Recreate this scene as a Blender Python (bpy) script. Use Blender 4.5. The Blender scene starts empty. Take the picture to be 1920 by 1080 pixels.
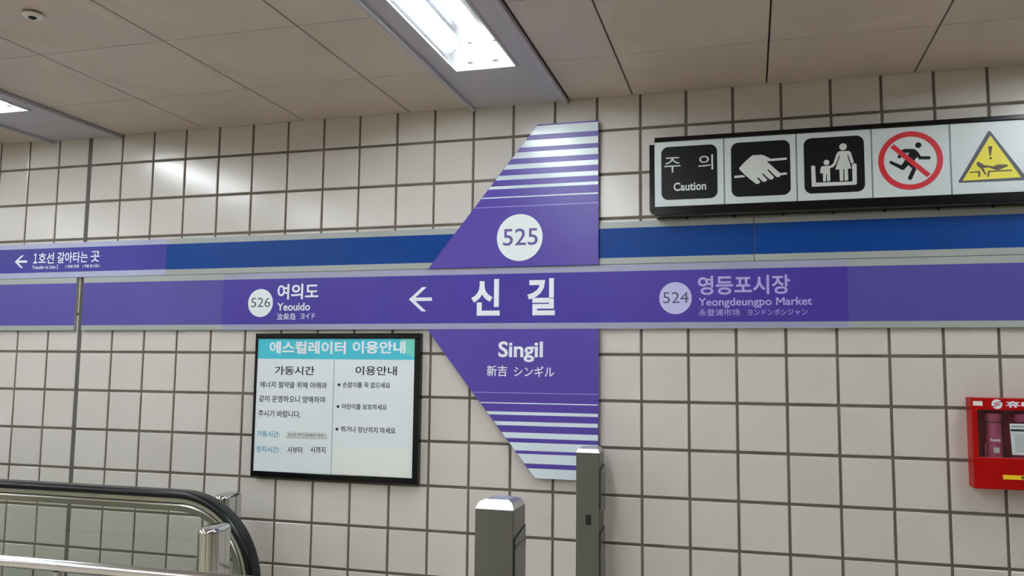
import bpy, bmesh, math, random
from mathutils import Vector, Matrix
random.seed(7)
SC = bpy.context.scene
COL = SC.collection

CAM_ROT = [[0.9622714, 0.0163139, 0.2716018], [0.2718864, -0.0963859, -0.9574902], [0.0105582, 0.9952103, -0.0971849]]
CAM_LOC = (3.45515, -3.72102, 1.55)
# ------------------------------------------------------------------ camera, world, exposure
cam_d = bpy.data.cameras.new('camera')
cam_d.sensor_width = 36.0
cam_d.lens = 1576.985 / 1920 * 36.0
cam_d.clip_start = 0.05
cam = bpy.data.objects.new('camera', cam_d)
COL.objects.link(cam)
cam.matrix_world = Matrix(CAM_ROT).to_4x4()
cam.location = CAM_LOC
SC.camera = cam
wd = bpy.data.worlds.new('world')
SC.world = wd
wd.use_nodes = True
wd.node_tree.nodes['Background'].inputs[0].default_value = (0.02, 0.02, 0.022, 1)
wd.node_tree.nodes['Background'].inputs[1].default_value = 1.0
vs = SC.view_settings
vs.view_transform = 'Standard'
vs.look = 'None'
vs.exposure = 1.02
vs.gamma = 1.0
vs.use_curve_mapping = False
TUBE_POWER = 30.0          # brightness of every fluorescent tube
TUBE_TINT = (0.90, 0.97, 1.0)

# ------ measured positions on the wall: lettering boxes (x0, x1, z0, z1) and outlines (x, z), in metres
TEXT = {
    'circle526': (1.0258, 1.1668, 1.8014, 1.9418),
    'num526': (1.0428, 1.1517, 1.8508, 1.8972),
    'yeouido_ko': (1.1908, 1.4172, 1.8875, 1.9647),
    'yeouido_en': (1.1916, 1.3739, 1.8315, 1.8704),
    'yeouido_zh': (1.1922, 1.295, 1.7858, 1.8197),
    'yeouido_ja': (1.3243, 1.4024, 1.7896, 1.8187),
    'circle524': (3.0741, 3.2156, 1.8003, 1.9382),
    'num524': (3.0916, 3.2007, 1.8474, 1.8955),
    'ydp_ko': (3.2412, 3.6203, 1.8809, 1.9633),
    'ydp_en': (3.2424, 3.7054, 1.8236, 1.8676),
    'ydp_zh': (3.2433, 3.4146, 1.7908, 1.8201),
    'ydp_ja': (3.4465, 3.6861, 1.7909, 1.8187),
    'sin': (2.2097, 2.3479, 1.7993, 1.9687),
    'gil': (2.4789, 2.6077, 1.799, 1.9675),
    'circle525': (2.3347, 2.5493, 2.0468, 2.2682),
    'num525': (2.363, 2.5282, 2.1208, 2.1994),
    'singil_en': (2.3466, 2.5556, 1.5865, 1.6805),
    'singil_zh': (2.2926, 2.3892, 1.5214, 1.5711),
    'singil_ja': (2.4209, 2.6085, 1.5207, 1.5685),
    'line1_ko': (-0.337, 0.1021, 2.1033, 2.1677),
    'line1_en': (-0.3425, -0.1658, 2.075, 2.0956),
    'line1_zh': (-0.1213, -0.0284, 2.0759, 2.0933),
    'line1_ja': (-0.0083, 0.1068, 2.0753, 2.0927),
    'ju': (3.1087, 3.1771, 2.4097, 2.4764),
    'ui': (3.2525, 3.3143, 2.4144, 2.4797),
    'caution': (3.147, 3.2842, 2.3271, 2.3637),
    'title_a': (1.1656, 1.5802, 1.6184, 1.6794),
    'title_b': (1.6165, 1.8892, 1.6215, 1.681),
    'head_a': (1.1982, 1.4164, 1.5149, 1.558),
    'head_b': (1.6349, 1.8483, 1.5185, 1.5618),
    'b1': (1.1189, 1.4856, 1.4507, 1.482),
    'b2': (1.1166, 1.4767, 1.3809, 1.4139),
    'b3': (1.1157, 1.3482, 1.3085, 1.3418),
    'c1': (1.1121, 1.2389, 1.212, 1.2411),
    'c2': (1.1116, 1.2383, 1.1374, 1.1664),
    'tape': (1.278, 1.4904, 1.2133, 1.2422),
    'tape_t': (1.2867, 1.4762, 1.2205, 1.2358),
    'd1': (1.2838, 1.3644, 1.1385, 1.1703),
    'd2': (1.4077, 1.4889, 1.143, 1.1745),
    'e1': (1.5695, 1.8163, 1.4584, 1.4854),
    'e2': (1.5676, 1.8016, 1.355, 1.3826),
    'e3': (1.5667, 1.8481, 1.2469, 1.2756),
    'dot1': (1.5423, 1.557, 1.464, 1.4782),
    'dot2': (1.5405, 1.5552, 1.3604, 1.3746),
    'dot3': (1.5388, 1.5534, 1.2533, 1.2672),
    'patch': (1.5362, 1.9236, 1.0498, 1.1806),
    'notice_out': (1.109, 1.978, 1.0144, 1.7149),
    'notice_in': (1.1038, 1.9348, 1.0489, 1.6937),
    'band': (1.091, 1.9285, 1.5922, 1.6937),
    'ring': (3.9664, 4.208, 2.2892, 2.5253),
    'sq1': (3.0949, 3.3315, 2.2876, 2.5262),
    'sq2': (3.389, 3.628, 2.2946, 2.5211),
    'sq3': (3.6821, 3.9156, 2.291, 2.5236),
    'logo': (4.3431, 4.3807, 1.421, 1.4586),
    'hyu': (4.3924, 4.454, 1.4277, 1.4515),
    'lab': (4.2768, 4.3119, 1.4328, 1.4501),
    'win': (4.2926, 4.4493, 1.2368, 1.4173),
    'yel': (4.372, 4.4423, 1.1577, 1.1736),
    'cabb': (4.2724, 4.4483, 1.1192, 1.4637),
    'fl': (4.326, 4.3843, 1.2362, 1.4135),
    'fl2': (4.4198, 4.458, 1.2394, 1.4155),
    'pap': (4.403, 4.45, 1.2494, 1.3659),
    'flt': (4.3344, 4.3646, 1.2953, 1.3094),
}
POLY = {
    'arrow_main': [(1.8968, 1.88), (2.0139, 1.8785), (1.9634, 1.9362), (1.9633, 1.8211)],
    'arrow_up': [(-0.4649, 2.1188), (-0.3804, 2.1185), (-0.4178, 2.1542), (-0.4225, 2.0839)],
    'hand': [(3.4218, 2.4137), (3.4462, 2.4395), (3.4705, 2.4609), (3.4791, 2.4654), (3.5132, 2.4652), (3.5267, 2.46), (3.5501, 2.446), (3.6122, 2.4477), (3.6158, 2.4428), (3.6131, 2.438), (3.5516, 2.4358), (3.533, 2.4369), (3.5859, 2.383), (3.612, 2.384), (3.6152, 2.3796), (3.6125, 2.3751), (3.5897, 2.3738), (3.5856, 2.368), (3.5771, 2.3648), (3.5688, 2.3696), (3.5398, 2.4013), (3.5347, 2.3994), (3.5621, 2.3663), (3.5586, 2.3604), (3.5501, 2.3562), (3.5411, 2.361), (3.5185, 2.3848), (3.5138, 2.3826), (3.5349, 2.357), (3.5308, 2.3511), (3.5213, 2.3484), (3.5139, 2.3527), (3.4973, 2.3698), (3.4931, 2.3664), (3.5064, 2.3495), (3.5026, 2.3436), (3.4941, 2.3404), (3.4866, 2.3437), (3.4453, 2.3816), (3.4227, 2.4082)],
    'handbar': [(3.4031, 2.3813), (3.4367, 2.382), (3.4456, 2.3754), (3.4417, 2.3727), (3.4005, 2.3713)],
    'woman': [(3.8247, 2.4615), (3.8569, 2.4609), (3.8645, 2.4548), (3.875, 2.4145), (3.8733, 2.41), (3.8668, 2.4069), (3.8636, 2.4106), (3.8539, 2.4438), (3.8501, 2.4441), (3.8653, 2.387), (3.8517, 2.386), (3.8522, 2.3405), (3.8456, 2.3366), (3.8376, 2.3384), (3.8379, 2.3861), (3.8341, 2.3863), (3.8328, 2.3397), (3.8263, 2.3366), (3.8199, 2.3386), (3.8189, 2.3857), (3.8034, 2.3863), (3.8236, 2.4439), (3.82, 2.4441), (3.8072, 2.4096), (3.7955, 2.3955), (3.7831, 2.3934), (3.7828, 2.3406), (3.7762, 2.3367), (3.7701, 2.3395), (3.7701, 2.3687), (3.7672, 2.3689), (3.7658, 2.3386), (3.7599, 2.3361), (3.7551, 2.3392), (3.7553, 2.3737), (3.7444, 2.3715), (3.7459, 2.3937), (3.7517, 2.4022), (3.7859, 2.4031), (3.7969, 2.413), (3.8099, 2.4518), (3.8166, 2.4599)],
    'pen': [(3.7098, 2.4039), (3.7174, 2.4077), (3.7255, 2.4037), (3.7272, 2.3343), (3.868, 2.3327), (3.8683, 2.4044), (3.8773, 2.4074), (3.8853, 2.4044), (3.8846, 2.3213), (3.8756, 2.3183), (3.7105, 2.3182)],
    'woman_head': [(3.8355, 2.4792), (3.85, 2.4782)],
    'child_head': [(3.77, 2.4171), (3.7814, 2.4164)],
    'runner': [(4.0567, 2.4521), (4.0402, 2.426), (4.0441, 2.4172), (4.0515, 2.4203), (4.0668, 2.4399), (4.0841, 2.4396), (4.0694, 2.4127), (4.0573, 2.3941), (4.0513, 2.3905), (4.0152, 2.41), (4.0091, 2.4073), (4.0107, 2.3994), (4.0558, 2.3698), (4.0635, 2.3709), (4.079, 2.389), (4.0847, 2.3836), (4.0934, 2.3747), (4.0755, 2.3353), (4.0805, 2.3273), (4.0899, 2.3288), (4.1078, 2.3693), (4.0981, 2.3898), (4.1057, 2.4124), (4.1146, 2.4204), (4.1194, 2.4097), (4.1589, 2.4074), (4.1632, 2.414), (4.1593, 2.4208), (4.1267, 2.422), (4.117, 2.4406), (4.1036, 2.4538), (4.0673, 2.4561)],
    'runner_head': [(4.1186, 2.4683), (4.1303, 2.4676)],
    'slash': [(4.014, 2.4645), (4.0285, 2.4772), (4.1602, 2.348), (4.1461, 2.3354)],
    'tri': [(4.3755, 2.5147), (4.2554, 2.3069), (4.5055, 2.3052)],
    'tri_in': [(4.3792, 2.4906), (4.2731, 2.3143), (4.4795, 2.3177)],
    'bang': [(4.3691, 2.4451), (4.3765, 2.4484), (4.3844, 2.4457), (4.3769, 2.4077), (4.3729, 2.4079)],
    'bangdot': [(4.3765, 2.3991), (4.3812, 2.3988)],
    'shoe': [(4.3251, 2.3825), (4.333, 2.3884), (4.353, 2.3726), (4.3841, 2.3659), (4.3982, 2.3726), (4.4329, 2.3706), (4.4359, 2.3648), (4.3999, 2.3493), (4.3869, 2.3537), (4.3675, 2.3631), (4.3492, 2.3611), (4.3591, 2.3354), (4.3538, 2.3345), (4.3393, 2.3609), (4.328, 2.371)],
    'step_a': [(4.3005, 2.3487), (4.3378, 2.3501), (4.3363, 2.3272), (4.3296, 2.3264), (4.3297, 2.3452), (4.301, 2.3445)],
    'step_b': [(4.3653, 2.3493), (4.449, 2.3492), (4.4488, 2.3443), (4.371, 2.3441), (4.3667, 2.3256), (4.361, 2.3251)],
}

# ------------------------------------------------------------------ materials
def lin(c):
    return tuple(((v / 255) / 12.92 if v / 255 <= 0.04045 else ((v / 255 + 0.055) / 1.055) ** 2.4) for v in c)

def mat(name, rgb, rough=0.5, metal=0.0, spec=0.5, var=0.0, vscale=8.0, bump=0.0, bscale=60.0, coat=0.0, stretch=None):
    m = bpy.data.materials.new(name)
    m.use_nodes = True
    nt = m.node_tree
    p = nt.nodes['Principled BSDF']
    c = lin(rgb)
    p.inputs['Base Color'].default_value = (*c, 1)
    p.inputs['Roughness'].default_value = rough
    p.inputs['Metallic'].default_value = metal
    p.inputs['Specular IOR Level'].default_value = spec
    p.inputs['Coat Weight'].default_value = coat
    tc = nt.nodes.new('ShaderNodeTexCoord')
    mp = nt.nodes.new('ShaderNodeMapping')
    nt.links.new(tc.outputs['Object'], mp.inputs[0])
    if stretch:
        mp.inputs['Scale'].default_value = stretch
    if var > 0:
        n = nt.nodes.new('ShaderNodeTexNoise')
        n.inputs['Scale'].default_value = vscale
        n.inputs['Detail'].default_value = 5
        nt.links.new(mp.outputs[0], n.inputs['Vector'])
        r = nt.nodes.new('ShaderNodeValToRGB')
        r.color_ramp.elements[0].position = 0.3
        r.color_ramp.elements[1].position = 0.7
        r.color_ramp.elements[0].color = (*[v * (1 - var) for v in c], 1)
        r.color_ramp.elements[1].color = (*[min(1, v * (1 + var)) for v in c], 1)
        nt.links.new(n.outputs['Fac'], r.inputs['Fac'])
        nt.links.new(r.outputs['Color'], p.inputs['Base Color'])
    if bump > 0:
        n2 = nt.nodes.new('ShaderNodeTexNoise')
        n2.inputs['Scale'].default_value = bscale
        n2.inputs['Detail'].default_value = 3
        nt.links.new(mp.outputs[0], n2.inputs['Vector'])
        b = nt.nodes.new('ShaderNodeBump')
        b.inputs['Strength'].default_value = bump
        b.inputs['Distance'].default_value = 0.002
        nt.links.new(n2.outputs['Fac'], b.inputs['Height'])
        nt.links.new(b.outputs['Normal'], p.inputs['Normal'])
    return m

M = {}
def tile_material():
    m = mat('glazed_tile', (201, 196, 192), 0.21, spec=0.5, bump=0.06, bscale=35)
    nt = m.node_tree
    p = nt.nodes['Principled BSDF']
    g = nt.nodes.new('ShaderNodeNewGeometry')
    n = nt.nodes.new('ShaderNodeTexNoise')
    n.inputs['Scale'].default_value = 3.0
    n.inputs['Detail'].default_value = 6
    tc = nt.nodes.new('ShaderNodeTexCoord')
    nt.links.new(tc.outputs['Object'], n.inputs['Vector'])
    mx = nt.nodes.new('ShaderNodeMath')
    mx.operation = 'ADD'
    nt.links.new(g.outputs['Random Per Island'], mx.inputs[0])
    nt.links.new(n.outputs['Fac'], mx.inputs[1])
    r = nt.nodes.new('ShaderNodeValToRGB')
    r.color_ramp.elements[0].position = 0.3
    r.color_ramp.elements[1].position = 1.5 / 1.6
    a, b = lin((198, 193, 187)), lin((205, 200, 195))
    r.color_ramp.elements[0].color = (*a, 1)
    r.color_ramp.elements[1].color = (*b, 1)
    nt.links.new(mx.outputs[0], r.inputs['Fac'])
    nt.links.new(r.outputs['Color'], p.inputs['Base Color'])
    return m
M['tile'] = tile_material()
M['grout'] = mat('grout', (104, 96, 86), 0.95, var=0.25, vscale=6, bump=0.3, bscale=120)
M['sealant'] = mat('joint_sealant', (92, 88, 84), 0.8, var=0.1, vscale=10)
M['ceil'] = mat('ceiling_panel_paint', (203, 190, 177), 0.36, spec=0.5, var=0.05, vscale=2.5)
M['ceil_gap'] = mat('ceiling_joint', (70, 60, 52), 0.9)
M['strip'] = mat('light_strip_paint', (186, 185, 193), 0.4, var=0.03)
M['white_enamel'] = mat('white_enamel', (238, 238, 236), 0.35)
M['plastic_white'] = mat('white_plastic', (225, 225, 220), 0.4)
M['floor'] = mat('granite_floor', (204, 192, 172), 0.3, var=0.12, vscale=90)
M['far_tile'] = mat('far_wall_tile', (212, 204, 196), 0.4, var=0.05)
M['alu'] = mat('satin_aluminium_trim', (160, 165, 162), 0.35, spec=0.5, var=0.03, vscale=4)
M['alu_film'] = mat('lilac_grey_trim', (154, 155, 180), 0.35, var=0.02)
M['alu_blue'] = mat('pale_blue_trim', (166, 170, 200), 0.35, var=0.02)
M['purple'] = mat('purple_panel', (71, 56, 154), 0.35, spec=0.3, var=0.05, vscale=3)
M['purple_out'] = mat('faded_purple_panel', (84, 76, 156), 0.35, spec=0.3, var=0.08, vscale=2)
M['purple_fin'] = mat('purple_sign_film', (80, 62, 158), 0.34, spec=0.45)
M['indigo'] = mat('indigo_sign_film', (60, 56, 148), 0.34, spec=0.3, var=0.06, vscale=4)
M['blue'] = mat('blue_panel', (3, 62, 138), 0.4, spec=0.18, var=0.06, vscale=2)
M['silver'] = mat('silver_stripe', (214, 227, 236), 0.2, spec=0.5)
M['letter'] = mat('white_lettering', (232, 236, 244), 0.4)
M['lilac'] = mat('lilac_lettering', (176, 166, 222), 0.4)
M['lilac_disc'] = mat('lilac_disc', (190, 186, 232), 0.4)
M['disc'] = mat('white_disc', (226, 234, 236), 0.4)
M['num_dark'] = mat('dark_numerals', (72, 74, 104), 0.4)
M['num_purple'] = mat('purple_numerals', (92, 76, 146), 0.4)
M['black'] = mat('black_frame', (5, 7, 10), 0.18, spec=0.35)
M['ink'] = mat('black_ink', (9, 12, 20), 0.35, spec=0.3)
M['ink_soft'] = mat('dark_grey_ink', (34, 36, 44), 0.5, spec=0.3)
M['sign_white'] = mat('white_sign_acrylic', (203, 212, 215), 0.3)
M['picto'] = mat('pictogram_grey_white', (206, 211, 210), 0.4)
M['seam'] = mat('panel_seam', (120, 132, 138), 0.5)
M['red'] = mat('sign_red', (200, 40, 52), 0.35)
M['warn_grey'] = mat('warning_border', (66, 70, 80), 0.4)
M['yellow'] = mat('warning_yellow', (226, 214, 48), 0.4)
M['brown_ink'] = mat('brown_ink', (84, 70, 62), 0.5)
M['paper'] = mat('notice_paper', (222, 230, 234), 0.35, var=0.015, vscale=4)
M['patch'] = mat('cream_patch', (228, 232, 226), 0.45)
M['cyan'] = mat('cyan_heading', (64, 190, 212), 0.35)
M['mint'] = mat('mint_corner', (112, 208, 196), 0.35)
M['cyan_ink'] = mat('cyan_ink', (58, 152, 186), 0.4)
M['tape'] = mat('label_tape', (205, 210, 210), 0.35)
M['cab_red'] = mat('cabinet_red', (172, 10, 8), 0.35, spec=0.2, var=0.03)
M['cab_in'] = mat('cabinet_inside', (150, 50, 70), 0.5)
M['torch'] = mat('magenta_plastic', (168, 78, 112), 0.3)
M['torch_dark'] = mat('dark_magenta', (80, 26, 48), 0.4)
M['cab_yellow'] = mat('yellow_sticker', (244, 208, 30), 0.4)
M['steel'] = mat('brushed_stainless', (116, 119, 114), 0.34, metal=1.0, var=0.06, vscale=14, stretch=(1, 1, 0.12))
M['steel_cap'] = mat('polished_cap', (214, 216, 216), 0.36, metal=1.0)
M['chrome'] = mat('chrome', (206, 208, 208), 0.09, metal=1.0)
M['pipe'] = mat('satin_pipe', (200, 202, 204), 0.2, metal=1.0)
M['track'] = mat('handrail_track_steel', (176, 176, 166), 0.28, metal=1.0)
M['rubber'] = mat('black_rubber', (11, 12, 15), 0.3, spec=0.4)
M['slot'] = mat('sensor_window', (18, 20, 24), 0.12)
M['smoke_panel'] = mat('smoked_sensor_cover', (74, 78, 78), 0.2, spec=0.6)
M['step'] = mat('step_metal', (120, 120, 118), 0.4, metal=0.8)

def glass_mat(name, tint, ior=1.45):
    m = bpy.data.materials.new(name)
    m.use_nodes = True
    nt = m.node_tree
    nt.nodes.clear()
    o = nt.nodes.new('ShaderNodeOutputMaterial')
    t = nt.nodes.new('ShaderNodeBsdfTransparent')
    t.inputs[0].default_value = (*tint, 1)
    g = nt.nodes.new('ShaderNodeBsdfGlossy')
    g.inputs['Roughness'].default_value = 0.03
    f = nt.nodes.new('ShaderNodeFresnel')
    geo = nt.nodes.new('ShaderNodeNewGeometry')
    ma = nt.nodes.new('ShaderNodeMath')
    ma.operation = 'MULTIPLY_ADD'                 # same reflectance from either face of the thin sheet
    ma.inputs[1].default_value = 1 / ior - ior
    ma.inputs[2].default_value = ior
    nt.links.new(geo.outputs['Backfacing'], ma.inputs[0])
    nt.links.new(ma.outputs[0], f.inputs[0])
    x = nt.nodes.new('ShaderNodeMixShader')
    nt.links.new(f.outputs[0], x.inputs[0])
    nt.links.new(t.outputs[0], x.inputs[1])
    nt.links.new(g.outputs[0], x.inputs[2])
    nt.links.new(x.outputs[0], o.inputs[0])
    return m
M['glass'] = glass_mat('greenish_glass', (0.90, 0.93, 0.895))
M['clear'] = glass_mat('clear_acrylic', (0.95, 0.95, 0.95))

def tube_mat():
    m = bpy.data.materials.new('lit_fluorescent_tube')
    m.use_nodes = True
    nt = m.node_tree
    p = nt.nodes['Principled BSDF']
    p.inputs['Base Color'].default_value = (0.9, 0.9, 0.9, 1)
    p.inputs['Emission Color'].default_value = (*TUBE_TINT, 1)
    p.inputs['Emission Strength'].default_value = TUBE_POWER
    return m
M['tube'] = tube_mat()
M['tube_off'] = mat('unlit_fluorescent_tube', (232, 234, 232), 0.2)
M['reflector'] = mat('reflector_metal', (178, 180, 182), 0.16, metal=1.0)

# ------------------------------------------------------------------ mesh helpers (world coordinates in, local verts out)
class MB:
    def __init__(s):
        s.bm = bmesh.new()
    def face(s, pts):
        try:
            return s.bm.faces.new([s.bm.verts.new(p) for p in pts])
        except ValueError:
            return None
    def box(s, x0, x1, y0, y1, z0, z1, bev=0.0, seg=2):
        b = bmesh.new()
        bmesh.ops.create_cube(b, size=1.0)
        for v in b.verts:
            v.co = Vector((x0 + (v.co.x + .5) * (x1 - x0), y0 + (v.co.y + .5) * (y1 - y0), z0 + (v.co.z + .5) * (z1 - z0)))
        if bev > 0:
            bmesh.ops.bevel(b, geom=list(b.edges), offset=bev, segments=seg, profile=0.5, affect='EDGES')
        s.add(b)
        return s
    def add(s, b, mtx=None):
        me = bpy.data.meshes.new('tmp')
        b.to_mesh(me)
        b.free()
        if mtx is not None:
            me.transform(mtx)
        s.bm.from_mesh(me)
        bpy.data.meshes.remove(me)
        return s
    def prism(s, pts, y0, y1):
        """outline in the wall plane (x, z), thickness from y0 (front) to y1 (back)"""
        a = sum(pts[i][0] * pts[(i + 1) % len(pts)][1] - pts[(i + 1) % len(pts)][0] * pts[i][1] for i in range(len(pts)))
        if a < 0:
            pts = pts[::-1]
        f = [s.bm.verts.new((x, y0, z)) for x, z in pts]
        b = [s.bm.verts.new((x, y1, z)) for x, z in pts]
        ff = s.bm.faces.new(f)
        bf = s.bm.faces.new(b[::-1])
        n = len(pts)
        for i in range(n):
            s.bm.faces.new((f[i], b[i], b[(i + 1) % n], f[(i + 1) % n]))
        ff.normal_update()
        bf.normal_update()
        bmesh.ops.triangulate(s.bm, faces=[ff, bf])
        return s
    def annulus(s, cx, cz, ro, ri, y0, y1, n=64):
        vs = []
        for i in range(n):
            a = 2 * math.pi * i / n
            c, d = math.cos(a), math.sin(a)
            vs.append([s.bm.verts.new((cx + r * c, y, cz + r * d)) for r, y in ((ro, y0), (ri, y0), (ri, y1), (ro, y1))])
        for i in range(n):
            p, q = vs[i], vs[(i + 1) % n]
            for k in range(4):
                s.bm.faces.new((p[k], p[(k + 1) % 4], q[(k + 1) % 4], q[k]))
        return s
    def lathe(s, cx, cy, prof, n=32):
        """profile (radius, z) about a vertical axis"""
        rings = []
        for r, z in prof:
            rings.append([s.bm.verts.new((cx + max(r, 1e-5) * math.cos(2 * math.pi * i / n), cy + max(r, 1e-5) * math.sin(2 * math.pi * i / n), z)) for i in range(n)])
        for a, b in zip(rings, rings[1:]):
            for i in range(n):
                s.bm.faces.new((a[i], a[(i + 1) % n], b[(i + 1) % n], b[i]))
        s.bm.faces.new(rings[0][::-1])
        s.bm.faces.new(rings[-1])
        return s
    def tube(s, pts, r, n=20):
        pts = [Vector(p) for p in pts]
        rings = []
        for i, p in enumerate(pts):
            t = (pts[min(i + 1, len(pts) - 1)] - pts[max(i - 1, 0)]).normalized()
            ref = Vector((0, 1, 0)) if abs(t.y) < 0.9 else Vector((0, 0, 1))
            a = t.cross(ref).normalized()
            b = a.cross(t).normalized()
            rings.append([s.bm.verts.new(p + r * (math.cos(2 * math.pi * k / n) * a + math.sin(2 * math.pi * k / n) * b)) for k in range(n)])
        for a, b in zip(rings, rings[1:]):
            for k in range(n):
                s.bm.faces.new((a[k], a[(k + 1) % n], b[(k + 1) % n], b[k]))
        s.bm.faces.new(rings[0][::-1])
        s.bm.faces.new(rings[-1])
        return s
    def sweep(s, path, yc, sect):
        """path in (x, z); section polygon in (outward normal, y) swept along it"""
        rings = []
        n = len(path)
        for i in range(n):
            a, b = path[max(i - 1, 0)], path[min(i + 1, n - 1)]
            tx, tz = b[0] - a[0], b[1] - a[1]
            l = math.hypot(tx, tz)
            nx, nz = -tz / l, tx / l
            rings.append([s.bm.verts.new((path[i][0] + nx * d, yc + y, path[i][1] + nz * d)) for d, y in sect])
        k = len(sect)
        for a, b in zip(rings, rings[1:]):
            for j in range(k):
                s.bm.faces.new((a[j], a[(j + 1) % k], b[(j + 1) % k], b[j]))
        s.bm.faces.new(rings[0][::-1])
        s.bm.faces.new(rings[-1])
        return s
    def build(s, name, m, parent=None, smooth=False, angle=35):
        bmesh.ops.recalc_face_normals(s.bm, faces=list(s.bm.faces))
        me = bpy.data.meshes.new(name)
        off = Vector((0, 0, 0))
        q = parent
        while q is not None:
            off += q.location
            q = q.parent
        for v in s.bm.verts:
            v.co -= off
        s.bm.to_mesh(me)
        s.bm.free()
        me.materials.append(m)
        if smooth:
            me.polygons.foreach_set('use_smooth', [True] * len(me.polygons))
            try:
                me.set_sharp_from_angle(angle=math.radians(angle))
            except Exception:
                pass
        o = bpy.data.objects.new(name, me)
        COL.objects.link(o)
        o.parent = parent
        return o

def tag(o, label, cat, group=None):
    o['label'] = label
    o['category'] = cat
    if group:
        o['group'] = group
    return o

def thing(name, loc, label, cat, group=None):
    o = bpy.data.objects.new(name, None)
    o.empty_display_size = 0.1
    COL.objects.link(o)
    o.location = loc
    return tag(o, label, cat, group)

def struct(name, mb, m, smooth=False):
    o = mb.build(name, m, None, smooth)
    o['kind'] = 'structure'
    return o

def copy_tree(o, parent=None):
    c = o.copy()
    COL.objects.link(c)
    c.parent = parent
    for ch in [x for x in COL.objects if x.parent == o]:
        copy_tree(ch, c)
    return c

def rr(x0, x1, z0, z1, r, n=8):
    pts = []
    for cx, cz, a0 in ((x1 - r, z1 - r, 0), (x0 + r, z1 - r, 90), (x0 + r, z0 + r, 180), (x1 - r, z0 + r, 270)):
        for i in range(n + 1):
            a = math.radians(a0 + 90 * i / n)
            pts.append((cx + r * math.cos(a), cz + r * math.sin(a)))
    return pts

def circ(cx, cz, r, n=48, rz=None):
    return [(cx + r * math.cos(2 * math.pi * i / n), cz + (rz or r) * math.sin(2 * math.pi * i / n)) for i in range(n)]

def text(name, s, key, y, m, parent, bold=0.0, thick=0.0008):
    """lettering set on a panel: glyph outlines fitted to their real width and height on the sign"""
    x0, x1, z0, z1 = key if not isinstance(key, str) else TEXT[key]
    cu = bpy.data.curves.new('glyphs', 'FONT')
    cu.body = s
    cu.offset = bold
    cu.resolution_u = 4
    o = bpy.data.objects.new('glyphs', cu)
    COL.objects.link(o)
    dg = bpy.context.evaluated_depsgraph_get()
    dg.update()
    me = bpy.data.meshes.new_from_object(o.evaluated_get(dg))
    bpy.data.objects.remove(o)
    bpy.data.curves.remove(cu)
    xs = [v.co.x for v in me.vertices]
    ys = [v.co.y for v in me.vertices]
    a, b, c, d = min(xs), max(xs), min(ys), max(ys)
    bm = bmesh.new()
    bm.from_mesh(me)
    bpy.data.meshes.remove(me)
    for v in bm.verts:
        v.co = Vector((x0 + (v.co.x - a) / (b - a) * (x1 - x0), y, z0 + (v.co.y - c) / (d - c) * (z1 - z0)))
    g = bmesh.ops.extrude_face_region(bm, geom=list(bm.faces))
    for q in bm.faces:
        q.smooth = False
    for e in g['geom']:
        if isinstance(e, bmesh.types.BMVert):
            e.co.y -= thick
    mb = MB()
    mb.bm.free()
    mb.bm = bm
    return mb.build(name, m, parent)

def flat(name, pts, y, m, parent, thick=0.0006):
    return MB().prism(pts, y - thick, y).build(name, m, parent)

def rect(x0, x1, z0, z1):
    return [(x0, z0), (x1, z0), (x1, z1), (x0, z1)]

# ------------------------------------------------------------------ the setting
CEIL = 2.797
X0, X1, YF = -7.2, 8.6, -7.2
VJ = {-2: -.4284, -1: -.2235, 1: .1958, 2: .3973, 3: .5978, 4: .8009, 5: 1.0021, 6: 1.2054, 7: 1.4082, 8: 1.6056, 9: 1.807,
      10: 2.0034, 11: 2.2012, 12: 2.3989, 13: 2.5986, 14: 2.7962, 15: 2.9938, 16: 3.1968, 17: 3.3976, 18: 3.5999, 19: 3.801,
      20: 4.0005, 21: 4.2017, 22: 4.4011}
edges = []                                   # (left, right) of every tile column
hv = 0.0055
ks = sorted(VJ)
full = [(-.4284 - .203 * i) for i in range(34, 0, -1)] + [VJ[-2], VJ[-1]]
for a, b in zip(full, full[1:]):
    edges.append((a + hv, b - hv))
edges.append((VJ[-1] + hv, -.0285))
right = [VJ[k] for k in ks if k >= 1] + [4.4011 + .2 * i for i in range(1, 22)]
edges.append((-.0025, right[0] - hv))
for a, b in zip(right, right[1:]):
    edges.append((a + hv, b - hv))
rows = []
zj = [2.6428 - .204 * j for j in range(0, 13)]
rows.append((zj[0] + .0062, CEIL + .02))
for a, b in zip(zj, zj[1:]):
    rows.append((b + .0062, a - .0062))
rows.append((-0.02, zj[-1] - .0062))
w = MB()
bv, dp = .0028, .0045
for (xa, xb) in edges:
    if xa < X0 or xb > X1:
        continue
    for (za, zb) in rows:
        if zb - za < .02:
            continue
        tl = [max(-.0006, min(.0006, random.gauss(0, .00035))) for _ in range(3)]
        f = [w.bm.verts.new((x, t + u, z)) for x, z, t, u in ((xa + bv, za + bv, tl[0], tl[1]), (xb - bv, za + bv, tl[0], -tl[1]), (xb - bv, zb - bv, -tl[0], -tl[1]), (xa + bv, zb - bv, -tl[0], tl[1]))]
        m_ = [w.bm.verts.new((x, .0026, z)) for x, z in ((xa, za), (xb, za), (xb, zb), (xa, zb))]
        g_ = [w.bm.verts.new((x, dp + .004, z)) for x, z in ((xa, za), (xb, za), (xb, zb), (xa, zb))]
        w.bm.faces.new(f)
        for i in range(4):
            j = (i + 1) % 4
            w.bm.faces.new((f[i], m_[i], m_[j], f[j]))
            w.bm.faces.new((m_[i], g_[i], g_[j], m_[j]))
wall = struct('wall_back', w, M['tile'])
struct('wall_back_grout', MB().box(X0, X1, dp, .12, -.02, CEIL + .05), M['grout']).name = 'trim_1'
struct('trim_2', MB().box(-.0285, -.0025, .0025, dp + .004, 0, CEIL), M['sealant'])
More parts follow.
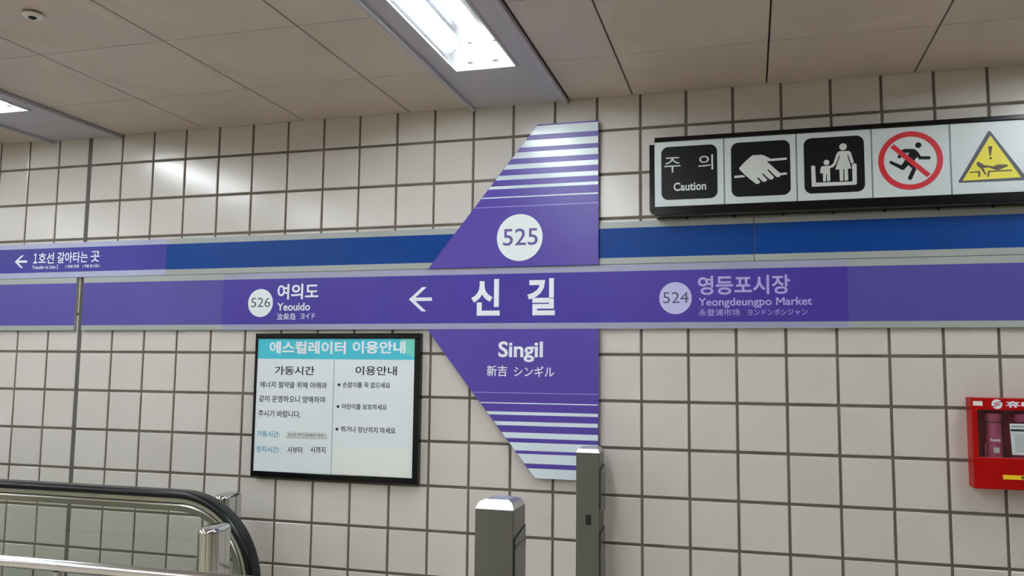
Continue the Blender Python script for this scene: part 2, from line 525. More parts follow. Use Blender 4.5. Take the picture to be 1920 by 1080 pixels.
struct('wall_left', MB().box(X0 - .1, X0, YF, .12, -1.6, CEIL + .1), M['far_tile'])
struct('wall_right', MB().box(X1, X1 + .1, YF, .12, -.02, CEIL + .1), M['far_tile'])
struct('wall_front', MB().box(X0 - .1, X1 + .1, YF - .1, YF, -.02, CEIL + .1), M['far_tile'])
HX, HY0, HY1 = -.75, -2.05, -.28             # opening of the escalator well in the floor
fl = MB()
fl.box(HX, X1, YF, 0, -.12, 0)
fl.box(X0, HX, YF, HY0, -.12, 0)
fl.box(X0, HX, HY1, 0, -.12, 0)
struct('floor', fl, M['floor'])

# ceiling panels between the light strips
STRIPS = [-4.999, -2.524, -.049, 2.426, 4.901, 7.376]
SH = .2425
PITCH = .57
yj = [-.006, -.507, -1.0765] + [-1.0765 - PITCH * i for i in range(1, 12)]
yj[-1] = YF
bays = [(X0, -4.999 - SH, [-6.4, -5.82]),
        (-4.999 + SH, -2.524 - SH, [-4.2, -3.62, -3.04]),
        (-2.524 + SH, -.049 - SH, [-1.74, -1.16, -.58]),
        (-.049 + SH, 2.426 - SH, [.715, 1.301, 1.875]),
        (2.426 + SH, 4.901 - SH, [2.96, 3.541, 4.128]),
        (4.901 + SH, 7.376 - SH, [5.25, 5.83, 6.41, 6.99]),
        (7.376 + SH, X1, [8.0])]
c = MB()
gx, gy = .0036, .0020
for a, b, js in bays:
    xs = [a] + [j for j in js if a + .05 < j < b - .05] + [b]
    for xa, xb in zip(xs, xs[1:]):
        for r_, (yb, ya) in enumerate(zip(yj, yj[1:])):
            l, r, bk, fr = xa + gx, xb - gx, yb - gy, ya + gy
            dish = r_ >= 1 and r_ <= 4 and xb - xa > .4 and -.5 < xa < 5.4
            nx = ny = 36 if dish else 1
            ro = .275 if dish else 0
            cx, cy = (l + r) / 2, (bk + fr) / 2
            V = []
            for i in range(nx + 1):
                row = []
                for j in range(ny + 1):
                    x, y = l + (r - l) * i / nx, fr + (bk - fr) * j / ny
                    z = CEIL
                    if dish:
                        d = math.hypot(x - cx, y - cy)
                        t = max(0, min(1, (ro - d) / .06))
                        z += .0085 * t * t * (3 - 2 * t)
                    row.append(c.bm.verts.new((x, y, z)))
                V.append(row)
            for i in range(nx):
                for j in range(ny):
                    c.bm.faces.new((V[i][j], V[i][j + 1], V[i + 1][j + 1], V[i + 1][j]))
            # turned-up panel edges
            for (p, q) in ((V[0][0], V[nx][0]), (V[nx][0], V[nx][ny]), (V[nx][ny], V[0][ny]), (V[0][ny], V[0][0])):
                up = [c.bm.verts.new((v.co.x, v.co.y, CEIL + .012)) for v in (p, q)]
                lo = [c.bm.verts.new((v.co.x, v.co.y, CEIL)) for v in (p, q)]
                c.bm.faces.new((lo[0], lo[1], up[1], up[0]))
me_ceil = c
bmesh.ops.recalc_face_normals(c.bm, faces=list(c.bm.faces))
ceil = struct('ceiling', c, M['ceil'], smooth=True)

# lamp bays: every strip carries recessed twin-tube fittings
LX0, LX1 = -.136, .126                       # fitting opening relative to strip centre
LAMPS = [(-.507, -1.790), (-2.05, -3.333), (-3.6, -4.883), (-5.15, -6.433)]
gap = MB()
for n, sx in enumerate(STRIPS):
    s = MB()
    zs = CEIL - .004
    def plate(xa, xb, ya, yb):
        s.box(xa, xb, ya, yb, zs, zs + .004)
    plate(sx - SH + .02, sx + LX0, YF, -.004)
    plate(sx + LX1, sx + SH - .02, YF, -.004)
    ye = [-.004]
    for a, b in LAMPS:
        plate(sx + LX0, sx + LX1, a, ye[-1])
        ye.append(b)
    plate(sx + LX0, sx + LX1, YF, ye[-1])
    for sg in (-1, 1):
        xa, xb = (sx - SH + .004, sx - SH + .026) if sg < 0 else (sx + SH - .026, sx + SH - .004)
        s.box(xa, xb, YF, -.004, CEIL - .020, CEIL + .004, .004, 2)
    struct('trim_%d' % (n + 3), s, M['strip'])
    # slab above, with wells left open for the fittings
    gap.box(sx - SH, sx + LX0 - .004, YF, 0, CEIL + .0125, CEIL + .02)
    gap.box(sx + LX1 + .004, sx + SH, YF, 0, CEIL + .0125, CEIL + .02)
for a, b, js in bays:
    gap.box(a, b, YF, 0, CEIL + .0125, CEIL + .02)
struct('trim_%d' % (len(STRIPS) + 3), gap, M['ceil_gap'])

# ------------------------------------------------------------------ recessed fluorescent lights
def make_light():
    L = thing('ceiling_light', (0, 0, CEIL), '', 'ceiling light', 'recessed twin-tube ceiling lights')
    ln = LAMPS[0][0] - LAMPS[0][1]
    z0, z1 = CEIL - .006, CEIL + .085
    xa, xb = LX0, LX1
    h = MB()
    wl = .05                                  # splayed reflector sides
    top = [(xa + wl, -.04, z1), (xb - wl, -.04, z1), (xb - wl, -ln + .04, z1), (xa + wl, -ln + .04, z1)]
    bot = [(xa, 0, z0), (xb, 0, z0), (xb, -ln, z0), (xa, -ln, z0)]
    tv = [h.bm.verts.new(p) for p in top]
    bv_ = [h.bm.verts.new(p) for p in bot]
    h.bm.faces.new(tv)
    for i in (1, 3):
        j = (i + 1) % 4
        h.bm.faces.new((bv_[i], bv_[j], tv[j], tv[i]))
    for i in (0, 2):
        j = (i + 1) % 4
        ep = MB()
        ep.face([bot[i], bot[j], top[j], top[i]])
        ep.build('end_plate', M['white_enamel'], L)
    h.build('reflector', M['reflector'], L)
    f = MB()
    e = .007
    for a in ((xa - e, xa + .003, -ln - e, e), (xb - .003, xb + e, -ln - e, e), (xa, xb, -.003, e), (xa, xb, -ln - e, -ln + .003)):
        f.box(a[0], a[1], a[2], a[3], z0 - .003, z0 + .005)
    f.build('frame', M['strip'], L)
    sp = MB()
    sp.box(-.022, .012, -ln + .06, -.06, z1 - .032, z1 - .001, .004)
    sp.build('ballast_cover', M['white_enamel'], L)
    for tx in (-.058, .05):
        t = MB()
        t.tube([(tx, -.062, CEIL + .022), (tx, -ln + .062, CEIL + .022)], .013, 16)
        t.build('tube', M['tube'], L, smooth=True)
        for ya, yb in ((-.062, -.034), (-ln + .034, -ln + .062)):
            hd = MB()
            hd.box(tx - .013, tx + .013, ya, yb, CEIL + .004, z1 - .004, .005)
            hd.tube([(tx, ya - .001, CEIL + .022), (tx, yb + .001, CEIL + .022)], .0165, 16)
            hd.build('lamp_holder', M['plastic_white'], L, smooth=True)
    return L
proto = make_light()
first = True
where = {(3, 0): 'lit twin-tube recessed ceiling light above the purple station sign',
         (2, 0): 'lit recessed ceiling light at the far left edge, mostly cut off'}
for si, sx in enumerate(STRIPS):
    for li, (ya, yb) in enumerate(LAMPS):
        o = proto if first else copy_tree(proto)
        first = False
        o.location = (sx, ya, CEIL)
        side = ['far left', 'second left', 'left', 'middle', 'right', 'far right'][si]
        lit = si <= 3 or (si == 4 and li == 0)
        row = ['nearest the tiled wall', 'second from the tiled wall', 'third from the tiled wall', 'farthest from the tiled wall'][li]
        o['label'] = where.get((si, li), '%s twin-tube recessed ceiling light in the %s strip, %s' % ('lit' if lit else 'unlit', side, row))
        if not lit:
            for ch in [q for q in COL.objects if q.parent == o and q.name.startswith('tube')]:
                ch.material_slots[0].link = 'OBJECT'
                ch.material_slots[0].material = M['tube_off']

# round detector on the ceiling
d = thing('smoke_detector', (1.003, -1.40, CEIL), 'small round white ceiling detector with dark centre, top left corner', 'detector')
MB().lathe(1.003, -1.40, [(.034, CEIL + .001), (.036, CEIL - .004), (.030, CEIL - .009), (.016, CEIL - .010), (.014, CEIL - .007)], 32).build('housing', M['plastic_white'], d, smooth=True)
MB().lathe(1.003, -1.40, [(.013, CEIL - .0075), (.012, CEIL - .013), (.006, CEIL - .016)], 24).build('sensor', M['ink_soft'], d, smooth=True)

# ------------------------------------------------------------------ wall bands
def band(name, xa, xb, za, zb, s0, s1, yf, label, stripe_m):
    t = thing(name, ((xa + xb) / 2, 0, za), label, 'sign band')
    MB().box(xa, xb, yf, -.0018, za, zb, .0015, 1).build('panel', M['alu'], t)
    flat('colour_stripe', rect(xa + .0005, xb - .0005, s0, s1), yf, stripe_m, t, .0004)
    return t
UY, LY = -.015, -.0195
ub = band('wall_sign_band', -3.6, 3.477, 2.0245, 2.2155, 2.0535, 2.187, UY, 'long upper blue sign band behind the fin, its left end purple with a transfer arrow', M['blue'])
f1 = flat('transfer_film', rect(-3.6, .523, 2.0255, 2.2150), UY - .0004, M['alu_blue'], ub, .0004)
f1['label'] = 'purple film with white transfer directions'
flat('film_stripe', rect(-3.6, .523, 2.055, 2.188), UY - .0008, M['indigo'], f1, .0003)
ty = UY - .0011
def arrow(name, key, y, m, parent, th):
    tip, end, a1, a2 = POLY[key]
    zc = (tip[1] + end[1]) / 2
    dx = ((a1[0] + a2[0]) / 2 - tip[0])
    dz = (a1[1] - a2[1]) / 2
    b = MB()
    b.prism(rect(tip[0] + th * .6, end[0], zc - th / 2, zc + th / 2), y - .0008, y)
    k = th * 1.35
    pts = [(tip[0], zc), (tip[0] + dx, zc + dz), (tip[0] + dx + k, zc + dz), (tip[0] + k * 1.05, zc), (tip[0] + dx + k, zc - dz), (tip[0] + dx, zc - dz)]
    b.prism(pts, y - .00085, y)
    return b.build(name, m, parent)
arrow('arrow', 'arrow_up', ty, M['letter'], f1, .0115)
text('line_number', '１', (-.337, -.312, 2.106, 2.162), ty, M['letter'], f1, .02)
text('transfer_lettering', '호선', (-.304, -.200, 2.1033, 2.1640), ty, M['letter'], f1, .014)
text('transfer_lettering', '갈아타는', (-.177, .025, 2.1033, 2.1640), ty, M['letter'], f1, .014)
text('transfer_lettering', '곳', (.0435, .1021, 2.1050, 2.1640), ty, M['letter'], f1, .014)
text('english_lettering', 'Transfer to Line１', 'line1_en', ty, M['letter'], f1, .01)
text('chinese_lettering', '１号线 换乘', 'line1_zh', ty, M['letter'], f1, .006)
text('japanese_lettering', '１号線 乗り換え', 'line1_ja', ty, M['letter'], f1, .006)
band('wall_sign_band', 3.479, 8.2, 2.0245, 2.2155, 2.0535, 2.187, UY, 'upper blue sign band under the black caution sign, right of a vertical seam', M['blue'])

band('station_name_band', -3.6, -.036, 1.737, 2.0225, 1.7645, 1.992, LY, 'short purple band piece left of the dark vertical gap, without lettering', M['purple_out'])
lb = band('station_name_band', .0105, 8.2, 1.737, 2.0225, 1.7645, 1.992, LY, 'long lower purple station band with arrow, station names and numbers', M['purple_out'])
f2 = flat('name_film', rect(.878, 3.846, 1.7372, 2.0223), LY - .0004, M['alu_film'], lb, .0004)
flat('film_stripe', rect(.878, 3.846, 1.7645, 1.992), LY - .0008, M['purple'], f2, .0003)
ty = LY - .0011
def disc(key, y, m, parent, r=None):
    a, b, c_, d_ = TEXT[key]
    r = r or (b - a + d_ - c_) / 4
    return flat('number_disc', circ((a + b) / 2, (c_ + d_) / 2, r), y, m, parent, .0008)
disc('circle526', ty, M['disc'], f2)
text('station_number', '526', 'num526', ty - .0008, M['num_dark'], f2, -.004)
text('korean_lettering', '여의도', 'yeouido_ko', ty, M['letter'], f2, .02)
text('english_lettering', 'Yeouido', 'yeouido_en', ty, M['letter'], f2, .016)
text('chinese_lettering', '汝矣岛', 'yeouido_zh', ty, M['letter'], f2, .004)
text('japanese_lettering', 'ヨイド', 'yeouido_ja', ty, M['letter'], f2, .004)
arrow('arrow', 'arrow_main', ty, M['letter'], f2, .0165)
text('korean_lettering', '신', 'sin', ty, M['letter'], f2, .03)
text('korean_lettering', '길', 'gil', ty, M['letter'], f2, .03)
disc('circle524', ty, M['lilac_disc'], f2)
text('station_number', '524', 'num524', ty - .0008, M['num_dark'], f2, -.004)
text('korean_lettering', '영등포시장', 'ydp_ko', ty, M['lilac'], f2, .02)
text('english_lettering', 'Yeongdeungpo', (3.2424, 3.5448, 1.8236, 1.8676), ty, M['lilac'], f2, .016)
flat('capital_letter', [(3.5625 + .0345 * u, 1.8344 + .0332 * v) for u, v in ((0, 0), (.18, 0), (.18, .70), (.42, .30), (.58, .30), (.82, .70), (.82, 0), (1, 0), (1, 1), (.81, 1), (.5, .52), (.19, 1), (0, 1))], ty, M['lilac'], f2, .0008)
text('english_lettering', 'arket', (3.5993, 3.7054, 1.8339, 1.8676), ty, M['lilac'], f2, .016)
text('chinese_lettering', '永登浦市场', 'ydp_zh', ty, M['lilac'], f2, .004)
text('japanese_lettering', 'ヨンドンポシジャン', 'ydp_ja', ty, M['lilac'], f2, .004)

# ------------------------------------------------------------------ the fin-shaped station sign
FY = -.030
fin = thing('station_fin_sign', (2.5, 0, 1.072), 'tall purple fin-shaped station sign with silver stripes and number 525', 'station sign')
XL, XA, XR = 1.996, 2.523, 2.808
ZT, ZBU, ZTL, ZB = 2.684, 2.0235, 1.736, 1.0715
upper = MB().prism([(XL, ZBU), (XR, ZBU), (XR, ZT), (XA, ZT)], FY, FY + .009).build('upper_panel', M['purple_fin'], fin)
lower = MB().prism([(XL, ZTL), (XR, ZTL), (XR, ZB), (XA, ZB)], FY, FY + .009).build('lower_panel', M['purple_fin'], fin)
def slope_x(z):
    return XL + (XA - XL) * ((z - ZBU) / (ZT - ZBU) if z > 1.9 else (ZTL - z) / (ZTL - ZB))
for z1_, z0_ in ((2.677, 2.636), (2.6115, 2.579), (2.557, 2.528), (2.502, 2.479), (2.451, 2.430), (2.402, 2.388), (2.351, 2.3455), (2.3055, 2.3028)):
    flat('stripe', [(slope_x(z0_) + .0015, z0_), (XR - .0015, z0_), (XR - .0015, z1_), (slope_x(z1_) + .0015, z1_)], FY, M['silver'] if z1_ - z0_ > .004 else M['lilac'], upper, .0004)
for z1_, z0_ in ((1.4488, 1.4462), (1.404, 1.399), (1.363, 1.349), (1.3195, 1.302), (1.271, 1.246), (1.2274, 1.192), (1.178, 1.136), (1.115, 1.0725)):
    flat('stripe', [(slope_x(z0_) + .0015, z0_), (XR - .0015, z0_), (XR - .0015, z1_), (slope_x(z1_) + .0015, z1_)], FY, M['silver'] if z1_ - z0_ > .004 else M['lilac'], lower, .0004)
disc('circle525', FY, M['disc'], upper)
text('station_number', '525', 'num525', FY - .0008, M['num_purple'], upper, .006)
text('english_lettering', 'Singil', 'singil_en', FY, M['letter'], lower, .024)
text('chinese_lettering', '新吉', 'singil_zh', FY, M['letter'], lower, .008)
text('japanese_lettering', 'シンギル', 'singil_ja', FY, M['letter'], lower, .008)
for x_, z_ in ((2.45, 2.32), (2.72, 2.32), (2.72, 2.6), (2.45, 1.5), (2.72, 1.5), (2.72, 1.15)):
    MB().box(x_ - .02, x_ + .02, FY + .009, -.0018, z_ - .03, z_ + .03).build('mounting_bracket', M['alu'], fin)

# ------------------------------------------------------------------ caution sign
cs = thing('caution_sign', (3.8, 0, 2.222), 'long black-framed caution sign with five white pictogram panels, upper right', 'sign')
CY = -.0905
SX0, SX1 = 3.064, 4.530
fr = MB()
fr.box(SX0, SX1, -.0965, .0, 2.547, 2.567, .003)
fr.box(SX0, SX1, -.0965, .0, 2.222, 2.2605, .003)
fr.box(SX0, SX1, -.083, .0, 2.2605, 2.547)
fr.build('frame', M['black'], cs)
MB().box(SX0 - .022, SX0, -.082, .0, 2.245, 2.540, .002).build('end_cap', M['black'], cs)
MB().box(SX1, SX1 + .022, -.082, .0, 2.245, 2.540, .002).build('end_cap', M['black'], cs)
seams = [3.066, 3.360, 3.653, 3.944, 4.234, 4.528]
panels = []
for i in range(5):
    a, b = seams[i] + (.0028 if i else 0), seams[i + 1] - (.0028 if i < 4 else 0)
    panels.append(MB().box(a, b, CY, -.083, 2.2605, 2.547, .0012, 1).build('pictogram_panel', M['sign_white'], cs))
for x_ in seams[1:5]:
    MB().box(x_ - .0028, x_ + .0028, CY + .002, -.083, 2.2605, 2.547).build('seam_strip', M['seam'], cs)
p1, p2, p3, p4, p5 = panels
py = CY - .0008
for p, k in ((p1, 'sq1'), (p2, 'sq2'), (p3, 'sq3')):
    x0, x1, z0, z1 = TEXT[k]
    z0, z1 = 2.2895, 2.5235
    flat('dark_square', rr(x0, x1, z0, z1, .030), CY, M['ink'], p, .0008)
text('korean_lettering', '주', 'ju', py, M['picto'], p1, .0)
text('korean_lettering', '의', 'ui', py, M['picto'], p1, .0)
text('english_lettering', 'Caution', 'caution', py, M['picto'], p1, .02)
b = MB().prism(POLY['hand'], py - .0008, py)
b.prism(POLY['handbar'], py - .0008, py)
b.build('pictogram', M['picto'], p2)
b = MB().prism(POLY['woman'], py - .0008, py)
b.prism(POLY['pen'], py - .0008, py)
for k in ('woman_head', 'child_head'):
    (hx, hz), (ex, _) = POLY[k]
    b.prism(circ(hx, hz, ex - hx, 24), py - .0008, py)
b.build('pictogram', M['picto'], p3)
x0, x1, z0, z1 = TEXT['ring']
rcx, rcz, rro = (x0 + x1) / 2, (z0 + z1) / 2, .1195
b = MB().prism(POLY['runner'], CY - .0008, CY)
(hx, hz), (ex, _) = POLY['runner_head']
b.prism(circ(hx, hz, ex - hx, 24), CY - .0008, CY)
b.build('pictogram', M['ink'], p4)
b = MB().annulus(rcx, rcz, rro, .0985, CY - .0016, CY)
b.prism(POLY['slash'], CY - .0015, CY - .0009)
b.build('prohibition_ring', M['red'], p4)
def round_poly(pts, r, n=5):
    out = []
    k = len(pts)
    for i in range(k):
        p, a, b_ = Vector(pts[i]), Vector(pts[i - 1]), Vector(pts[(i + 1) % k])
        u, v = (a - p).normalized(), (b_ - p).normalized()
        for t in range(n + 1):
            t /= n
            q = (p + u * r) * (1 - t) ** 2 + p * 2 * t * (1 - t) + (p + v * r) * t * t
            out.append((q.x, q.y))
    return out
flat('warning_border', round_poly(POLY['tri'], .012), CY, M['warn_grey'], p5, .0008)
flat('warning_triangle', POLY['tri_in'], py, M['yellow'], p5, .0006)
b = MB()
for k in ('bang', 'shoe', 'step_a', 'step_b'):
    b.prism(POLY[k], py - .0012, py - .0006)
(hx, hz), (ex, _) = POLY['bangdot']
b.prism(circ(hx, hz, ex - hx, 20), py - .0012, py - .0006)
b.build('pictogram', M['brown_ink'], p5)

# ------------------------------------------------------------------ escalator notice
nb = thing('notice_board', (1.526, 0, 1.0165), 'black-framed escalator notice with cyan heading below the purple band', 'notice')
NX0, NX1, NZ0, NZ1 = 1.0865, 1.9655, 1.0185, 1.7185
ix0, ix1, iz0, iz1 = 1.0995, 1.937, 1.047, 1.692
f = MB()
f.box(NX0, NX1, -.037, .0, iz1, NZ1, .0025)
f.box(NX0, NX1, -.037, .0, NZ0, iz0, .0025)
f.box(NX0, ix0, -.037, .0, iz0, iz1, .0025)
f.box(ix1, NX1, -.037, .0, iz0, iz1, .0025)
f.build('frame', M['black'], nb)
pp = MB().box(ix0, ix1, -.032, -.001, iz0, iz1).build('notice_sheet', M['paper'], nb)
ny = -.032
flat('heading_bar', rect(ix0, ix1, 1.593, iz1), ny, M['cyan'], pp, .0003)
flat('heading_corner', [(1.872, 1.640), (ix1, 1.600), (ix1, iz1), (1.866, iz1)], ny - .0003, M['mint'], pp, .0002)
ny2 = ny - .0005
flat('column_rule', rect(1.5195, 1.5225, iz0, 1.593), ny, M['seam'], pp, .0002)
flat('cover_strip', rect(1.536, 1.9255, 1.0485, 1.178), ny, M['patch'], pp, .0006)
text('heading_lettering', '에스컬레이터', 'title_a', ny2, M['letter'], pp, .03)
text('heading_lettering', '이용안내', 'title_b', ny2, M['letter'], pp, .03)
for s_, k, bd in (('가동시간', 'head_a', .014), ('이용안내', 'head_b', .014), ('에너지 절약을 위해 아래와', 'b1', .012), ('같이 운영하오니 양해하여', 'b2', .012), ('주시기 바랍니다.', 'b3', .012),
              ('시부터', 'd1', .012), ('시까지', 'd2', .012), ('손잡이를 꼭 잡으세요', 'e1', .014), ('어린이를 보호하세요', 'e2', .014), ('뛰거나 장난치지 마세요', 'e3', .014)):
    text('black_lettering', s_, k, ny, M['ink_soft'], pp, bd, .0004)
for s_, k in (('가동시간:', 'c1'), ('정지시간:', 'c2')):
    text('cyan_lettering', s_, k, ny, M['cyan_ink'], pp, .014, .0004)
for k in ('dot1', 'dot2', 'dot3'):
    a, b_, c_, d_ = TEXT[k]
    flat('bullet', circ((a + b_) / 2, (c_ + d_) / 2, .0072, 20), ny, M['ink_soft'], pp, .0004)
a, b_, c_, d_ = TEXT['tape']
tp = MB().box(a, b_, ny - .003, ny, c_, d_, .0008, 1).build('label_tape', M['tape'], pp)
text('tape_lettering', '05:30 부터 24:00시 까지', 'tape_t', ny - .003, M['ink_soft'], pp, .0, .0003)

# ------------------------------------------------------------------ red emergency-torch cabinet
KX0, KX1, KZ0, KZ1, KY = 4.2725, 4.845, 1.1175, 1.4635, -.082
kb = thing('emergency_light_cabinet', (4.55, 0, KZ0), 'red wall cabinet with clear window holding portable emergency lights, right edge', 'cabinet')
WX0, WX1, WZ0, WZ1 = 4.2925, 4.825, 1.2375, 1.4165
k = MB()
k.box(KX0, KX1, -.006, .0, KZ0, KZ1)
k.box(KX0, WX0 - .004, KY + .012, -.006, KZ0, KZ1)
k.box(WX1 + .004, KX1, KY + .012, -.006, KZ0, KZ1)
k.box(WX0 - .004, WX1 + .004, KY + .012, -.006, KZ1 - .006, KZ1)
k.box(WX0 - .004, WX1 + .004, KY + .012, -.006, KZ0, WZ0 - .006)
k.build('case', M['cab_red'], kb)
k = MB()
k.box(KX0, KX1, KY, KY + .012, WZ1, KZ1, .003)
k.box(KX0, KX1, KY, KY + .012, KZ0, WZ0, .003)
k.box(KX0, WX0, KY, KY + .012, WZ0 - .002, WZ1 + .002, .002)
k.box(WX1, KX1, KY, KY + .012, WZ0 - .002, WZ1 + .002, .002)
door = k.build('door_front', M['cab_red'], kb)
MB().box(WX0 - .004, WX1 + .004, -.008, -.006, WZ0 - .006, WZ1 + .02).build('back_lining', M['cab_in'], kb)
MB().box(WX0 - .003, WX1 + .003, KY + .007, KY + .009, WZ0 - .004, WZ1 + .004).build('window_pane', M['clear'], kb)
a, b_, c_, d_ = TEXT['lab']
flat('small_label', rect(a + .002, b_, c_, d_), KY, M['patch'], door)
a, b_, c_, d_ = TEXT['logo']
lx, lz, lr = (a + b_) / 2, (c_ + d_) / 2, .0185
lg = flat('emblem', circ(lx, lz, lr, 40), KY, M['letter'], door)
sw = MB()
for sg in (1, -1):
    up, dn = [], []
    for i in range(13):
        t = -1 + 2 * i / 12
        x_ = lx + sg * (t * lr * .80 + lr * .22)
        z_ = lz + sg * (lr * .30 + lr * .22 * math.sin(t * 2.2))
        up.append((x_, z_ + lr * .10))
        dn.append((x_, z_ - lr * .10))
    sw.prism(up + dn[::-1], KY - .0010, KY - .0006)
sw.build('emblem_wave', M['cab_red'], lg)
text('white_lettering', '휴대용비상조명등', (4.392, 4.80, 1.4275, 1.4520), KY, M['letter'], door, .03)
flat('yellow_sticker', rect(4.3715, 4.60, 1.157, 1.1735), KY, M['cab_yellow'], door)
flat('sticker_mark', circ(4.4385, 1.1652, .0058, 20), KY - .0006, M['brown_ink'], door)

def make_torch():
    t = thing('flashlight', (0, 0, 0), '', 'flashlight', 'magenta flashlights in the red cabinet')
    MB().lathe(0, 0, [(.026, 0), (.0285, .003), (.0285, .085), (.027, .095), (.027, .135)], 28).build('body', M['torch'], t, smooth=True)
    MB().lathe(0, 0, [(.0245, .135), (.0245, .140)], 28).build('collar', M['torch_dark'], t, smooth=True)
    MB().lathe(0, 0, [(.027, .140), (.029, .146), (.029, .168), (.026, .172)], 28).build('head', M['torch'], t, smooth=True)
    MB().box(-.036, -.0295, -.012, .012, .0, .055, .003).build('holder_clip', M['torch'], t)
    lb_ = MB().box(-.010, .010, -.0292, -.028, .022, .042).build('grey_label', M['tape'], t)
    text('white_lettering', 'Ready', (-.020, .016, .062, .076), -.0286, M['letter'], t, .03)
    return t
tor = make_torch()
names = ['magenta flashlight standing at the left end of the red cabinet window', 'magenta flashlight behind the white sheet in the red cabinet',
         'third magenta flashlight from the left in the red cabinet', 'fourth magenta flashlight from the left in the red cabinet', 'magenta flashlight at the right end of the red cabinet']
for i in range(5):
    o = tor if i == 0 else copy_tree(tor)
    o.location = (4.3575 + .0985 * i, -.0385, WZ0 - .0054)
    o['label'] = names[i]
sh = thing('check_sheet', (4.46, -.0712, 1.25), 'white printed check sheet leaning behind the cabinet window', 'paper')
sp_ = MB().prism([(4.4085, 1.2490), (4.510, 1.2490), (4.5055, 1.3665), (4.4040, 1.3665)], -.0735, -.0725).build('sheet', M['paper'], sh)
ln_ = MB()
ln_.prism(rect(4.407, 4.504, 1.338, 1.3455), -.0739, -.0735)
ln_.prism(rect(4.409, 4.502, 1.3555, 1.3580), -.0739, -.0735)
ln_.build('header_row', M['ink_soft'], sp_)
ln_ = MB()
for i in range(11):
    z_ = 1.262 + .0064 * i
    ln_.prism(rect(4.420, 4.500, z_, z_ + .0016), -.0738, -.0735)
ln_.build('printed_lines', M['seam'], sp_)

# ------------------------------------------------------------------ square stainless sensor posts
def make_post():
    t = thing('steel_post', (0, 0, 0), '', 'post', 'square stainless posts')
    w_, dd, h_ = .049, .056, 1.2095
    b = MB()
    b.box(-w_, w_, -dd, dd, .012, h_, .0015, 1)
    body = b.build('body', M['steel'], t)
    c_ = MB()
    lo = [(-w_, -dd, h_), (w_, -dd, h_), (w_, dd, h_), (-w_, dd, h_)]
    i_ = .020
    hi = [(-w_ + i_, -dd + i_, h_ + .021), (w_ - i_, -dd + i_, h_ + .021), (w_ - i_, dd - i_, h_ + .021), (-w_ + i_, dd - i_, h_ + .021)]
    mid = [(x * .87, y * .87, h_ + .0145) for x, y, _ in lo]
    rings = [[c_.bm.verts.new(p) for p in q] for q in (lo, mid, hi)]
    for a_, b__ in zip(rings, rings[1:]):
        for i in range(4):
            j = (i + 1) % 4
            c_.bm.faces.new((a_[i], a_[j], b__[j], b__[i]))
    c_.bm.faces.new(rings[-1])
    c_.bm.faces.new(rings[0][::-1])
    bmesh.ops.bevel(c_.bm, geom=[e for e in c_.bm.edges if abs(e.verts[0].co.z - e.verts[1].co.z) > .004], offset=.003, segments=2, affect='EDGES')
    c_.build('cap', M['steel_cap'], t)
    MB().box(-w_ - .006, w_ + .006, -dd - .006, dd + .006, 0, .012, .002).build('base_plate', M['steel'], t)
    return t, w_, dd
post, pw, pd = make_post()
def yz_prism(mb, pts, x0, x1):
    f_ = [mb.bm.verts.new((x0, y, z)) for y, z in pts]
    g_ = [mb.bm.verts.new((x1, y, z)) for y, z in pts]
    n = len(pts)
    mb.bm.faces.new(f_)
    mb.bm.faces.new(g_[::-1])
    for i in range(n):
        mb.bm.faces.new((f_[i], f_[(i + 1) % n], g_[(i + 1) % n], g_[i]))
    return mb
far_post = copy_tree(post)
# near post: tall smoked sensor cover on its right side
post.location = (2.8440, -1.6500, 0)
post['label'] = 'square stainless post with bright sloped cap, standing left of the one beside the wall'
m_ = yz_prism(MB(), [(-pd + .010, .25), (pd - .003, .25), (pd - .003, 1.158), (-pd + .010, 1.138)], pw, pw + .003)
for v in m_.bm.verts:
    v.co += post.location
m_.build('sensor_cover', M['smoke_panel'], post)
m_ = MB().box(pw + .003, pw + .0042, -pd + .012, pd - .005, 1.116, 1.124)
for v in m_.bm.verts:
    v.co += post.location
m_.build('cover_bar', M['slot'], post)
far_post.location = (2.7925, -.1420, 0)
far_post['label'] = 'square stainless post beside the wall with a small dark slot, overlapping the purple fin'
def at_far(mb):
    for v in mb.bm.verts:
        v.co += far_post.location
    return mb
at_far(MB().box(-.0075, .0155, -pd - .0012, -pd + .001, .915, .955)).build('sensor_slot', M['slot'], far_post)
for za, zb in ((.962, 1.155), (.60, .895)):
    at_far(yz_prism(MB(), [(-pd + .012, za + .015), (pd - .002, za), (pd - .002, zb), (-pd + .012, zb - .015)], pw, pw + .007)).build('sensor_cover', M['smoke_panel'], far_post)

# ------------------------------------------------------------------ oval chrome posts beside the handrail
def make_oval():
    t = thing('handrail_post', (0, 0, 0), '', 'post', 'oval chrome posts beside the escalator handrail')
    def ring(o, z, n=14):
        a_, L_ = .043 - o, .036
        pts = []
        for i in range(n + 1):
            an = math.pi * i / n
            pts.append((a_ * math.cos(an), L_ + a_ * math.sin(an), z))
        for i in range(n + 1):
            an = math.pi + math.pi * i / n
            pts.append((a_ * math.cos(an), -L_ + a_ * math.sin(an), z))
        return pts
    def loft(rings):
        b = MB()
        vv = [[b.bm.verts.new(p) for p in q] for q in rings]
        k_ = len(vv[0])
        for a_, c_ in zip(vv, vv[1:]):
            for i in range(k_):
                b.bm.faces.new((a_[i], a_[(i + 1) % k_], c_[(i + 1) % k_], c_[i]))
        b.bm.faces.new(vv[0][::-1])
        b.bm.faces.new(vv[-1])
        return b
    loft([ring(0, .01), ring(0, .935)]).build('body', M['chrome'], t, smooth=True, angle=30)
    loft([ring(0, .9352), ring(.0015, .944), ring(.006, .950), ring(.013, .9525)]).build('cap', M['chrome'], t, smooth=True, angle=60)
    loft([ring(-.006, 0), ring(-.006, .01)]).build('base_plate', M['chrome'], t, smooth=True, angle=30)
    return t
ov = make_oval()
